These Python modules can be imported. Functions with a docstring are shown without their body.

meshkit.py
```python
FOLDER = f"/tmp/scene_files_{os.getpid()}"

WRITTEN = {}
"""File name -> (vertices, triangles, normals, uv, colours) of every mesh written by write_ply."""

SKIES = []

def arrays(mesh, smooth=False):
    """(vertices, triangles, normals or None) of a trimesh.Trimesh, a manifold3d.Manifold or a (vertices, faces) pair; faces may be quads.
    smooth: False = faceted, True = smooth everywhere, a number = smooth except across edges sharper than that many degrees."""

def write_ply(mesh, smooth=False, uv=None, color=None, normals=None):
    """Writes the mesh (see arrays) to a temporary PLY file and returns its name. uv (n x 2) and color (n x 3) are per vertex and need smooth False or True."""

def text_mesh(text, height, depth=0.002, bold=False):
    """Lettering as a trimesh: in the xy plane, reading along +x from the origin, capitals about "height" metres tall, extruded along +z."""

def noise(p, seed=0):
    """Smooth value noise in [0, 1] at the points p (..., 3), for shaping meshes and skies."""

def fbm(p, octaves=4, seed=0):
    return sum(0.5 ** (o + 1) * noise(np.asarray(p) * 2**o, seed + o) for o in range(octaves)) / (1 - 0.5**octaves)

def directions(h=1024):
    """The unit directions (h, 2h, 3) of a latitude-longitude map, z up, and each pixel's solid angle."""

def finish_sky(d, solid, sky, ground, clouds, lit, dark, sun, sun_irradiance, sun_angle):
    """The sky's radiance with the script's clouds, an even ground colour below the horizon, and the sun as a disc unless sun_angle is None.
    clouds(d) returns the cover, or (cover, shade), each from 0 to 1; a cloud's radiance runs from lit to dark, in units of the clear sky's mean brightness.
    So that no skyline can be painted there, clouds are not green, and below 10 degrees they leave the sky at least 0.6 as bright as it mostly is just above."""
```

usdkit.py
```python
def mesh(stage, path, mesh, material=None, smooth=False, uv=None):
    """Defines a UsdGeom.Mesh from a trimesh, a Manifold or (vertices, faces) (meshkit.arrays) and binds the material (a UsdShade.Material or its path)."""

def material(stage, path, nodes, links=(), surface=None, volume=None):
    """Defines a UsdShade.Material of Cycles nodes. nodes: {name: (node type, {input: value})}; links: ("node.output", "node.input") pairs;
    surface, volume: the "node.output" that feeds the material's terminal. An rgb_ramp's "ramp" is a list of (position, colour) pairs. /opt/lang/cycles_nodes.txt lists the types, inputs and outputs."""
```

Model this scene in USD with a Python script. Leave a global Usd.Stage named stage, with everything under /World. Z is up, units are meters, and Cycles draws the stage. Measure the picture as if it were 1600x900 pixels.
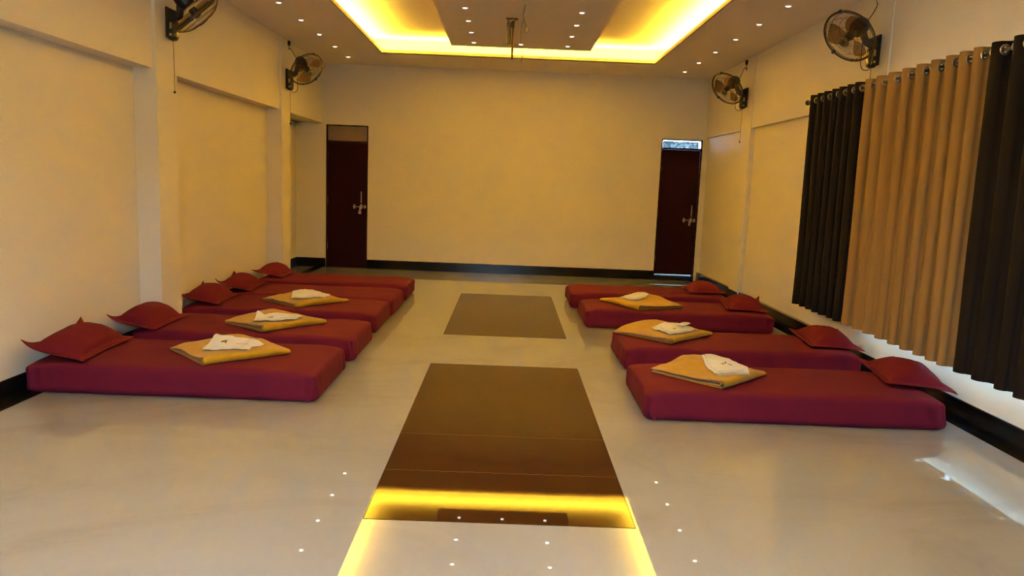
import math, random
import numpy as np
import trimesh, manifold3d as m3
import shapely.geometry as sg
from pxr import Usd, UsdGeom, UsdLux, UsdShade, Sdf, Gf
import usdkit, meshkit
from meshkit import fbm, noise

random.seed(7)
rng = np.random.default_rng(7)
stage = Usd.Stage.CreateInMemory()
UsdGeom.SetStageUpAxis(stage, UsdGeom.Tokens.z)
UsdGeom.SetStageMetersPerUnit(stage, 1.0)
UsdGeom.Xform.Define(stage, '/World')
UsdGeom.Scope.Define(stage, '/World/Looks')

# ------------------------------------------------------------------ camera, sky, exposure
F_PX, PITCH, YAW, ROLL, EYE = 1163.84, 0.1394, 0.0092, 0.0397, 1.5
cam = UsdGeom.Camera.Define(stage, '/World/camera')
fw = np.array([math.sin(YAW) * math.cos(PITCH), math.cos(YAW) * math.cos(PITCH), -math.sin(PITCH)])
r0 = np.array([math.cos(YAW), -math.sin(YAW), 0.0]); u0 = np.cross(r0, fw)
rt = math.cos(ROLL) * r0 + math.sin(ROLL) * u0
up = -math.sin(ROLL) * r0 + math.cos(ROLL) * u0
cam.AddTransformOp().Set(Gf.Matrix4d(*rt, 0, *up, 0, *(-fw), 0, 0, 0, EYE, 1))
cam.CreateHorizontalApertureAttr(36.0); cam.CreateVerticalApertureAttr(36.0 * 9 / 16)
cam.CreateFocalLengthAttr(36.0 * F_PX / 1600)
cam.CreateClippingRangeAttr(Gf.Vec2f(0.05, 200))
cam.GetPrim().CreateAttribute('exposure', Sdf.ValueTypeNames.Float).Set(0.38)

SKY = 9.3             # radiance of the overcast sky
COVE = 92.0           # radiance of the cove LED tape
SPOT = 22.0           # radiance of the ceiling downlights
dome = UsdLux.DomeLight.Define(stage, '/World/sky')
dome.CreateIntensityAttr(SKY); dome.CreateColorAttr(Gf.Vec3f(0.43, 0.68, 1.0))

# ------------------------------------------------------------------ dimensions (metres)
D, XL, XR, YB = 12.373, -3.07, 3.18, -0.4      # back wall, lintel faces, rear wall
H, HU, HP = 3.292, 3.535, 3.33                   # false ceiling, upper ceiling, centre panel
RL, RR = -3.235, 3.232                            # recessed wall panels
LZ = 2.352                                      # lintel underside
SK = 0.148                                      # skirting height
CX0, CX1, CY0, CY1 = -1.917, 2.049, 0.4, 11.17  # cove opening

# ------------------------------------------------------------------ materials
T = '/World/Looks/'
_mats = {}
def mat(name, base, rough=0.5, spec=0.5, metal=0.0, var=0.0, vscale=3.0, bump=0.0, bscale=60.0, bdist=0.002, vcol=None, detail=3, **extra):
    n = {'p': ('principled_bsdf', {'base_color': base, 'roughness': rough, 'specular_ior_level': spec, 'metallic': metal, **extra}),
         'tc': ('geometry', {})}
    l = []
    if var or vcol is not None:
        lo = vcol if vcol is not None else tuple(c * (1 - var) for c in base)
        n['n'] = ('noise_texture', {'scale': vscale, 'detail': detail, 'roughness': 0.55})
        n['r'] = ('rgb_ramp', {'ramp': [(0.3, lo), (0.7, base)]})
        l += [('tc.position', 'n.vector'), ('n.fac', 'r.fac'), ('r.color', 'p.base_color')]
    if bump:
        n['bn'] = ('noise_texture', {'scale': bscale, 'detail': 3})
        n['b'] = ('bump', {'strength': bump, 'distance': bdist})
        l += [('tc.position', 'bn.vector'), ('bn.fac', 'b.height'), ('b.normal', 'p.normal')]
    _mats[name] = usdkit.material(stage, T + name, n, l, surface='p.BSDF')
    return _mats[name]

def emit(name, color, strength):
    _mats[name] = usdkit.material(stage, T + name, {'e': ('emission', {'color': color, 'strength': strength})}, surface='e.emission')
    return _mats[name]

mat('wall_paint', (0.82, 0.745, 0.585), 0.6, 0.3, var=0.03, vscale=1.2, bump=0.15, bscale=45, bdist=0.0015)
mat('ceiling_paint', (0.86, 0.77, 0.66), 0.8, 0.2, var=0.02, vscale=2)
mat('black_granite', (0.005, 0.005, 0.006), 0.16, 0.3, var=0.3, vscale=40)
mat('brown_granite', (0.042, 0.0155, 0.0045), 0.02, 0.09, var=0.25, vscale=7)
mat('slab_joint', (0.30, 0.25, 0.2), 0.5)
mat('sheet_red', (0.090, 0.0065, 0.024), 0.85, 0.10, var=0.12, vscale=4, bump=0.2, bscale=900, bdist=0.0006)
mat('pillow_red', (0.095, 0.006, 0.015), 0.85, 0.10, var=0.12, vscale=6, bump=0.2, bscale=900, bdist=0.0006)
mat('blanket_mustard', (0.40, 0.232, 0.012), 0.95, 0.1, var=0.14, vscale=14, bump=0.5, bscale=500, bdist=0.0015, sheen_weight=0.1)
mat('blanket_edge', (0.45, 0.27, 0.12), 0.95, 0.1, var=0.1, vscale=20)
mat('towel_white', (0.80, 0.79, 0.74), 0.95, 0.1, var=0.05, vscale=18, bump=0.4, bscale=350, bdist=0.002)
mat('emblem_ink', (0.16, 0.15, 0.05), 0.9, 0.1)
mat('pale_ink', (0.55, 0.52, 0.47), 0.9, 0.1)
mat('packet_plastic', (0.75, 0.72, 0.66), 0.12, 0.6)
mat('door_maroon', (0.013, 0.0012, 0.0030), 0.4, 0.08, var=0.2, vscale=2)
mat('frame_maroon', (0.014, 0.002, 0.003), 0.4, 0.1)
mat('plywood_grey', (0.23, 0.165, 0.125), 0.6, 0.3, var=0.15, vscale=5)
mat('steel', (0.55, 0.5, 0.44), 0.28, 0.5, metal=1.0)
mat('dark_metal', (0.05, 0.045, 0.04), 0.35, 0.5, metal=0.6)
mat('copper_rod', (0.07, 0.026, 0.010), 0.5, 0.5, metal=0.3)
mat('grey_tube', (0.07, 0.06, 0.055), 0.5, 0.4)
mat('black_plastic', (0.008, 0.006, 0.008), 0.3, 0.5)
mat('fan_wire', (0.10, 0.07, 0.05), 0.25, 0.6, metal=0.8)
mat('fan_badge', (0.012, 0.010, 0.010), 0.3, 0.5)
mat('badge_silver', (0.5, 0.42, 0.3), 0.3, 0.5, metal=1.0)
mat('cord_brown', (0.045, 0.022, 0.012), 0.6, 0.3)
mat('curtain_lining', (0.82, 0.82, 0.80), 0.9, 0.1)
mat('eyelet_steel', (0.62, 0.58, 0.52), 0.25, 0.5, metal=1.0)
mat('downlight_trim', (0.7, 0.66, 0.6), 0.4, 0.4)
mat('outdoor_concrete', (0.13, 0.125, 0.11), 0.9, 0.1, var=0.2, vscale=1)
mat('leaf_green', (0.06, 0.10, 0.05), 0.8, 0.2, var=0.5, vscale=8)
emit('led_tape', (1.0, 0.63, 0.04), COVE)
emit('downlight_glow', (1.0, 0.86, 0.66), SPOT)

# polished vitrified tile: pale cream with faint veins
usdkit.material(stage, T + 'floor_tile', {
    'g': ('geometry', {}), 'm': ('mapping', {'scale': (0.55, 0.9, 1.0), 'rotation': (0, 0, 0.5)}),
    'n': ('noise_texture', {'scale': 1.1, 'detail': 6, 'roughness': 0.6, 'distortion': 1.2}),
    'r': ('rgb_ramp', {'ramp': [(0.30, (0.27, 0.26, 0.26)), (0.48, (0.315, 0.31, 0.315)), (0.7, (0.335, 0.335, 0.34))]}),
    'n2': ('noise_texture', {'scale': 0.7, 'detail': 2}),
    'b': ('bump', {'strength': 0.012, 'distance': 0.01}),
    'p': ('principled_bsdf', {'roughness': 0.012, 'specular_ior_level': 0.7})},
    [('g.position', 'm.vector'), ('m.vector', 'n.vector'), ('n.fac', 'r.fac'), ('r.color', 'p.base_color'),
     ('g.position', 'n2.vector'), ('n2.fac', 'b.height'), ('b.normal', 'p.normal')], surface='p.BSDF')
# curtain cloths: fabric with a little light passing through
def cloth(name, base, back, tr):
    usdkit.material(stage, T + name, {
        'g': ('geometry', {}), 'm': ('mapping', {'scale': (14, 14, 1.2)}),
        'n': ('noise_texture', {'scale': 3.0, 'detail': 3}),
        'r': ('rgb_ramp', {'ramp': [(0.25, tuple(c * 0.9 for c in base)), (0.75, base)]}),
        'p': ('principled_bsdf', {'roughness': 0.8, 'specular_ior_level': 0.12}),
        't': ('translucent_bsdf', {'color': back}), 'x': ('mix_closure', {'fac': tr})},
        [('g.position', 'm.vector'), ('m.vector', 'n.vector'), ('n.fac', 'r.fac'), ('r.color', 'p.base_color'),
         ('p.BSDF', 'x.closure1'), ('t.BSDF', 'x.closure2')], surface='x.closure')
cloth('curtain_beige', (0.235, 0.148, 0.062), (0.5, 0.3, 0.14), 0.012)
cloth('curtain_charcoal', (0.008, 0.0065, 0.0075), (0.05, 0.04, 0.04), 0.003)
# glass: window pane (lets light through) and the patterned transom pane
usdkit.material(stage, T + 'window_glass', {'f': ('fresnel', {'IOR': 1.5}), 't': ('transparent_bsdf', {'color': (0.93, 0.95, 0.95)}),
    'g': ('glossy_bsdf', {'roughness': 0.02, 'color': (1, 1, 1)}), 'x': ('mix_closure', {})},
    [('f.fac', 'x.fac'), ('t.BSDF', 'x.closure1'), ('g.BSDF', 'x.closure2')], surface='x.closure')
usdkit.material(stage, T + 'patterned_glass', {'c': ('geometry', {}), 'n': ('noise_texture', {'scale': 28.0, 'detail': 3, 'distortion': 1.0}),
    'r': ('rgb_ramp', {'ramp': [(0.36, (0.06, 0.07, 0.07)), (0.5, (0.16, 0.18, 0.18)), (0.62, (0.28, 0.30, 0.30))]}),
    't': ('translucent_bsdf', {}), 's': ('transparent_bsdf', {}), 'g': ('glossy_bsdf', {'roughness': 0.15}), 'x': ('mix_closure', {'fac': 0.06}), 'y': ('mix_closure', {'fac': 0.45})},
    [('c.position', 'n.vector'), ('n.fac', 'r.fac'), ('r.color', 't.color'), ('r.color', 's.color'), ('t.BSDF', 'y.closure1'), ('s.BSDF', 'y.closure2'), ('y.closure', 'x.closure1'), ('g.BSDF', 'x.closure2')], surface='x.closure')
# smoky translucent fan blade plastic
usdkit.material(stage, T + 'fan_blade', {'p': ('principled_bsdf', {'base_color': (0.10, 0.06, 0.035), 'roughness': 0.2}), 's': ('transparent_bsdf', {'color': (0.74, 0.62, 0.47)}), 'x': ('mix_closure', {'fac': 0.92})},
    [('p.BSDF', 'x.closure1'), ('s.BSDF', 'x.closure2')], surface='x.closure')

# ------------------------------------------------------------------ helpers
_used = {}
def numbered(path):
    k = _used.get(path, 0); _used[path] = k + 1
    return path if k == 0 else f'{path}_{k:03d}'
def tag(p, label=None, cat=None, group=None, kind=None):
    p = p.GetPrim() if hasattr(p, 'GetPrim') else p
    for k, v in (('label', label), ('category', cat), ('group', group), ('kind', kind)):
        if v: p.SetCustomDataByKey(k, v)
    return p
def path_of(parent): return '/World' if parent is None else (parent.GetPath().pathString if hasattr(parent, 'GetPath') else str(parent))
def obj(name, mesh, m, parent=None, smooth=False):
    if isinstance(mesh, list): mesh = cat_(mesh)
    return usdkit.mesh(stage, numbered(path_of(parent) + '/' + name), mesh, T + m, smooth=smooth).GetPrim()
def thing(name, label=None, cat=None, loc=(0, 0, 0), rotz=0.0, group=None, kind=None):
    x = UsdGeom.Xform.Define(stage, numbered('/World/' + name))
    x.AddTranslateOp().Set(Gf.Vec3d(*map(float, loc)))
    if rotz: x.AddRotateZOp().Set(float(rotz))
    return tag(x, label, cat, group, kind)
def struct(name): return thing(name, kind='structure')
def cat_(ms): return trimesh.util.concatenate([m if isinstance(m, trimesh.Trimesh) else trimesh.Trimesh(*m, process=False) for m in ms])
def box(x0, x1, y0, y1, z0, z1):
    b = trimesh.creation.box((abs(x1 - x0), abs(y1 - y0), abs(z1 - z0))); b.apply_translation(((x0 + x1) / 2, (y0 + y1) / 2, (z0 + z1) / 2)); return b
def cbox(x0, x1, y0, y1, z0, z1, c=0.004):
    pts = []
    for sx in (0, 1):
        for sy in (0, 1):
            for sz in (0, 1):
                p = np.array([(x0, x1)[sx], (y0, y1)[sy], (z0, z1)[sz]], float)
                s = np.array([1 - 2 * sx, 1 - 2 * sy, 1 - 2 * sz])
                for k in range(3):
                    d = c * s.astype(float); d[k] = 0; pts.append(p + d)
    return trimesh.convex.convex_hull(np.array(pts))
def tube(pts, r, n=6, closed=False):
    P = np.asarray(pts, float); m = len(P); r = np.broadcast_to(r, (m,))
    tg = (np.roll(P, -1, 0) - np.roll(P, 1, 0)) if closed else np.gradient(P, axis=0)
    tg /= np.maximum(np.linalg.norm(tg, axis=1, keepdims=True), 1e-12)
    ref = np.array([0.0, 0, 1]) if abs(tg[0, 2]) < 0.9 else np.array([1.0, 0, 0])
    V = []; a = np.cross(tg[0], ref); a /= np.linalg.norm(a)
    th = np.arange(n) * 2 * np.pi / n
    for i in range(m):
        a = a - tg[i] * (a @ tg[i]); a /= np.linalg.norm(a); b = np.cross(tg[i], a)
        V.append(P[i] + r[i] * (np.cos(th)[:, None] * a + np.sin(th)[:, None] * b))
    V = np.concatenate(V); Fs = []
    for i in range(m if closed else m - 1):
        j = (i + 1) % m
        for k in range(n):
            k2 = (k + 1) % n
            Fs += [(i * n + k, i * n + k2, j * n + k2), (i * n + k, j * n + k2, j * n + k)]
    if not closed:
        V = np.vstack([V, P[0], P[-1]]); c0, c1 = len(V) - 2, len(V) - 1
        for k in range(n):
            k2 = (k + 1) % n; Fs += [(c0, k2, k), (c1, (m - 1) * n + k, (m - 1) * n + k2)]
    t = trimesh.Trimesh(V, Fs, process=False); 
    return t
def spline(pts, n=30):
    from scipy.interpolate import CubicSpline
    P = np.asarray(pts, float); s = np.r_[0, np.cumsum(np.linalg.norm(np.diff(P, axis=0), axis=1))]
    return CubicSpline(s, P)(np.linspace(0, s[-1], n))
def lathe(prof, n=24):
    """prof: (radius, height) pairs, closed with caps at the axis; around z"""
    return trimesh.creation.revolve(np.array(prof, float), sections=n)
def frame_mat(o, x, y, z):
    M = np.eye(4); M[:3, 0], M[:3, 1], M[:3, 2], M[:3, 3] = x, y, z, o; return M
def prism(poly, z0, z1):
    m = trimesh.creation.extrude_polygon(poly, z1 - z0, engine='earcut'); m.apply_translation((0, 0, z0)); return m

# ------------------------------------------------------------------ the room shell
# floor with two recesses for the dark inlays and the black border strips along the side walls
GX0, GX1 = -0.59, 0.621
G1, G2, G3, G4 = 3.137, 6.029, 7.22, 9.995
fl = sg.box(-3.05, YB - 0.2, 3.07, D + 0.3)
for a, b in ((G1, G2), (G3, G4)): fl = fl.difference(sg.box(GX0 - 0.003, a - 0.003, GX1 + 0.003, b + 0.003))
floor = struct('floor')
obj('tile_floor', prism(fl, -0.04, 0.0), 'floor_tile', floor)
obj('tile_floor', box(-3.9, -3.192, 10.3, D + 0.02, -0.04, 0.0), 'floor_tile', floor)
obj('border_strip', box(-3.30, -3.052, YB, 10.2, -0.04, 0.0006), 'black_granite', floor)
obj('border_strip', box(-3.19, -3.052, 10.203, D, -0.04, 0.0006), 'black_granite', floor)
obj('border_strip', box(3.072, 3.30, YB, D, -0.04, 0.0006), 'black_granite', floor)
obj('screed', box(-4, 3.8, YB - 0.2, D + 0.3, -0.10, -0.041), 'slab_joint', floor)

def wall_side(name, s, xl, rec, pil, face):
    """s = -1 left, +1 right: lintel beam, pilasters, recessed panels"""
    w = struct(name); out = xl + s * 0.45
    def b(n, x0, x1, y0, y1, z0, z1): return obj(n, box(min(x0, x1), max(x0, x1), y0, y1, z0, z1), 'wall_paint', w)
    b('lintel_beam', xl, out, YB, D, LZ, HU + 0.1)
    for y0, y1 in pil: obj('pilaster', cbox(min(face, out), max(face, out), y0, y1, -0.05, H + 0.1, 0.003), 'wall_paint', w)
    return w, b, out
wl, b, out = wall_side('wall_left', -1, XL, RL, [(2.98, 3.38), (6.55, 6.95), (10.08, 10.47)], XL + 0.03)
for y0, y1 in ((YB, 2.98), (3.38, 6.55), (6.95, 10.08)): b('recess_panel', RL, out, y0, y1, -0.05, LZ)
b('niche_side', -3.5, -3.62, 10.47, D + 0.02, -0.05, LZ)
b('niche_return', -3.5, -3.62, 10.40, 10.47, -0.05, LZ)
b('niche_soffit', -3.40, -3.62, 10.47, D, LZ, LZ + 0.1)
wr, b, out = wall_side('wall_right', 1, XR, RR, [(2.95, 3.37), (6.50, 6.92), (10.055, 10.47)], XR - 0.012)
for y0, y1 in ((YB, 2.95), (6.92, 10.055), (10.47, D + 0.02)): b('recess_panel', RR, out, y0, y1, -0.05, LZ)
WY0, WY1, WZ0, WZ1 = 3.45, 6.42, 0.42, 2.25
RN = XR - 0.012
b('recess_panel', RN, out, 3.37, 6.50, -0.05, WZ0); b('recess_panel', RN, out, 3.37, 6.50, WZ1, LZ)
b('recess_panel', RN, out, 3.37, WY0, WZ0, WZ1); b('recess_panel', RN, out, WY1, 6.50, WZ0, WZ1)

wb = struct('wall_back')
DL0, DL1, DR0, DR1 = -3.012, -2.325, 2.466, 3.14
DTL, DTR = 2.335, 2.318
for x0, x1, z0, z1 in ((-3.9, DL0, -.05, H + .2), (DL0, DL1, DTL, H + .2), (DL1, DR0, -.05, H + .2), (DR0, DR1, DTR, H + .2), (DR1, 3.7, -.05, H + .2)):
    obj('wall_panel', box(x0, x1, D, D + 0.2, z0, z1), 'wall_paint', wb)
RD0, RD1, RDZ = -1.25, 0.45, 2.35     # open doorway behind the photographer
obj('wall_panel', box(DL0 - 0.15, DL1 + 0.15, D + 0.2, D + 0.26, -0.05, DTL + 0.2), 'wall_paint', wb)
wf = struct('wall_front')
for x0, x1, z0, z1 in ((-3.6, RD0, -.05, H + .2), (RD0, RD1, RDZ, H + .2), (RD1, 3.7, -.05, H + .2)):
    obj('wall_panel', box(x0, x1, YB - 0.2, YB, z0, z1), 'wall_paint', wf)

# skirting
def skirt(name, boxes):
    o = struct(name)
    for q in boxes: obj('skirting_slab', cbox(*q, 0.002), 'black_granite', o)
ts = 0.014
skirt('baseboard_back', [(DL1, DR0, D - ts, D - 0.0005, 0.0, SK), (-3.4995, DL0, D - ts, D - 0.0005, 0.001, SK)])
SL = 0.105       # the left skirting is lower
skirt('baseboard_left', [(RL + 0.0005, RL + ts, 3.382, 6.548, 0.001, SL), (RL + 0.0005, RL + ts, 6.952, 10.078, 0.001, SL), (RL + 0.0005, RL + ts, YB + .01, 2.978, 0.001, SL),
                         (-3.4995, -3.4995 + ts, 10.471, D - 0.0141, 0.001, SK)])
skirt('baseboard_right', [(RR - ts, RR - 0.0005, YB + 0.01, 2.94, 0.001, SK), (RN - ts, RN - 0.0005, 2.95, 6.92, 0.001, SK), (XR + 0.002, RR - 0.0005, 6.925, 10.05, 0.001, SK), (XR + 0.002, RR - 0.0005, 10.475, D - 0.001, 0.001, SK),
                          (RN - ts, RN - 0.0005, 10.055, 10.47, 0.001, SK)])

# ceiling: dropped ring with a lip, lit void above, centre panel
ce = struct('ceiling')
ring = sg.box(-3.5, YB - 0.2, 3.6, D + 0.2).difference(sg.box(CX0, CY0, CX1, CY1))
obj('dropped_border', prism(ring, H, H + 0.014), 'ceiling_paint', ce)
lip = sg.box(CX0 - 0.014, CY0 - 0.014, CX1 + 0.014, CY1 + 0.014).difference(sg.box(CX0, CY0, CX1, CY1))
obj('cove_lip', prism(lip, H - 0.0005, H + 0.055), 'ceiling_paint', ce)
VO = 0.36
void = sg.box(CX0 - VO - 0.05, CY0 - VO - 0.05, CX1 + VO + 0.05, CY1 + VO + 0.05).difference(sg.box(CX0 - VO, CY0 - VO, CX1 + VO, CY1 + VO))
obj('cove_side', prism(void, H + 0.014, HU), 'ceiling_paint', ce)
obj('upper_ceiling', box(-3.6, 3.7, YB - 0.2, D + 0.2, HU, HU + 0.06), 'ceiling_paint', ce)
PX0, PX1, PY0, PY1 = -0.862, 1.042, 1.2, 10.53
obj('centre_panel', box(PX0, PX1, PY0, PY1, HP, HU), 'ceiling_paint', ce)

led = thing('cove_light_strip', 'glowing warm yellow light strip running round the recessed ceiling cove', 'strip light')
o1, o2 = 0.03, 0.17
for q in ((CX0 - o2, CX0 - o1, CY0 - o2, CY1 + o2), (CX1 + o1, CX1 + o2, CY0 - o2, CY1 + o2), (CX0 - o1, CX1 + o1, CY1 + o1, CY1 + o2), (CX0 - o1, CX1 + o1, CY0 - o2, CY0 - o1)):
    obj('light_tape', box(*q, H + 0.0145, H + 0.021), 'led_tape', led)

# outdoors: paving seen only as light through the glass
tag(obj('ground', box(-30, 30, -30, 45, -0.35, -0.15), 'outdoor_concrete'), kind='structure')

tag(obj('boundary_wall', box(-14, 14, -7.4, -7.2, -0.15, 3.0), 'outdoor_concrete'), kind='structure')

tag(obj('boundary_wall', box(1.0, 4.5, 13.7, 13.85, -0.15, 1.9), 'outdoor_concrete'), kind='structure')

# floor inlays
def inlay(y0, y1, seams, label):
    t = thing('floor_inlay', label, 'floor panel', ((GX0 + GX1) / 2, (y0 + y1) / 2, 0))
    cx, cy = (GX0 + GX1) / 2, (y0 + y1) / 2
    ys = [y0] + seams + [y1]
    for a, c in zip(ys[:-1], ys[1:]):
        obj('granite_slab', cbox(GX0 - cx, GX1 - cx, a - cy + 0.0012, c - cy - 0.0012, -0.02, 0.0008, 0.0006), 'brown_granite', t)
    for s_ in seams: obj('joint', box(GX0 - cx, GX1 - cx, s_ - cy - 0.0012, s_ - cy + 0.0012, -0.02, 0.0003), 'slab_joint', t)
inlay(G1, G2, [3.716, 4.287], 'large dark brown polished floor panel nearest the camera, crossed by two fine joints')
inlay(G3, G4, [], 'dark brown polished floor panel further away, between the far mattresses')

# ------------------------------------------------------------------ doors
def door(name, x0, x1, top, leaf0, leaf1, hx, hz, glass):
    d = struct(name); yi = D + 0.045
    fwid = 0.022
    obj('door_frame', [cbox(x0, x0 + fwid, D + 0.02, D + 0.12, 0, top), cbox(x1 - fwid, x1, D + 0.02, D + 0.12, 0, top), cbox(x0, x1, D + 0.02, D + 0.12, top - 0.012, top), cbox(x0, x1, D + 0.02, D + 0.12, leaf1 + 0.002, leaf1 + 0.028)], 'frame_maroon', d)
    lf = obj('door_leaf', cbox(x0 + fwid + 0.002, x1 - fwid - 0.002, yi, yi + 0.036, leaf0, leaf1, 0.003), 'door_maroon', d)
    if glass:
        obj('transom_pane', box(x0 + fwid + 0.012, x1 - fwid - 0.03, D + 0.07, D + 0.076, leaf1 + 0.030, top - 0.032), 'patterned_glass', d)
        obj('threshold', cbox(x0, x1, D + 0.001, D + 0.198, 0, leaf0 - 0.021, 0.003), 'black_granite', d)
    else:
        obj('transom_panel', box(x0 + fwid, x1 - fwid, D + 0.05, D + 0.065, leaf1 + 0.028, top - 0.012), 'plywood_grey', d)
        obj('threshold', cbox(x0, x1, D + 0.001, D + 0.198, -0.03, 0.004, 0.002), 'black_granite', d)
    f = yi - 0.001
    # vertical pull bar
    hx0 = hx
    h = [tube([(hx0, f - 0.035, hz + 0.06), (hx0, f - 0.035, hz + 0.25)], 0.009, 10), tube([(hx0, f, hz + 0.08), (hx0, f - 0.035, hz + 0.08)], 0.006, 8), tube([(hx0, f, hz + 0.23), (hx0, f - 0.035, hz + 0.23)], 0.006, 8)]
    obj('pull_handle', h, 'steel', lf, 40)
    # sliding bolt with its hasp
    l = [tube([(hx - 0.14, f - 0.018, hz), (x1 - 0.02, f - 0.018, hz)], 0.008, 10),
         cbox(hx - 0.13, hx - 0.10, f - 0.030, f, hz - 0.035, hz + 0.035, 0.003), cbox(hx - 0.02, hx + 0.015, f - 0.030, f, hz - 0.04, hz + 0.04, 0.003), cbox(hx + 0.045, hx + 0.07, f - 0.028, f, hz - 0.03, hz + 0.03, 0.003)]
    obj('sliding_bolt', l, 'steel', lf, 40)
    obj('hasp', [cbox(hx - 0.035, hx - 0.005, f - 0.032, f - 0.022, hz - 0.09, hz + 0.01, 0.003)], 'steel', lf)
    pl = cbox(-0.024, 0.024, -0.011, 0.011, -0.05, 0.0, 0.006); pl.apply_translation((hx - 0.022, f - 0.03, hz - 0.07))
    sh = tube([(hx - 0.022 + 0.016 * math.cos(a), f - 0.03, hz - 0.072 + 0.022 * math.sin(a)) for a in np.linspace(0, np.pi, 10)], 0.004, 6)
    if not glass: obj('padlock', [pl, sh], 'steel', lf)
    for z in (0.35, 1.1, 1.85): obj('hinge', tube([(x0 + fwid, f - 0.004, z - 0.05), (x0 + fwid, f - 0.004, z + 0.05)], 0.006, 8), 'steel', lf)
door('door_1', DL0, DL1, DTL, 0.006, 2.052, -2.43, 1.02, False)
door('door_2', DR0, DR1, DTR, 0.096, 2.152, 3.035, 1.008, True)
# trees outside door_2, seen through the patterned pane
# window behind the curtains
wi = struct('window_1'); xo = RR + 0.16
fr = [box(xo, xo + 0.05, WY0, WY0 + 0.05, WZ0, WZ1), box(xo, xo + 0.05, WY1 - 0.05, WY1, WZ0, WZ1), box(xo, xo + 0.05, WY0, WY1, WZ0, WZ0 + 0.05), box(xo, xo + 0.05, WY0, WY1, WZ1 - 0.05, WZ1)]
for k in (1, 2): y = WY0 + (WY1 - WY0) * k / 3; fr.append(box(xo, xo + 0.05, y - 0.025, y + 0.025, WZ0, WZ1))
obj('window_frame', fr, 'downlight_trim', wi)
for k in range(3):
    y = WY0 + (WY1 - WY0) * k / 3; obj('window_pane', box(xo + 0.02, xo + 0.026, y + 0.03, y + (WY1 - WY0) / 3 - 0.03, WZ0 + 0.05, WZ1 - 0.05), 'window_glass', wi)

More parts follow.
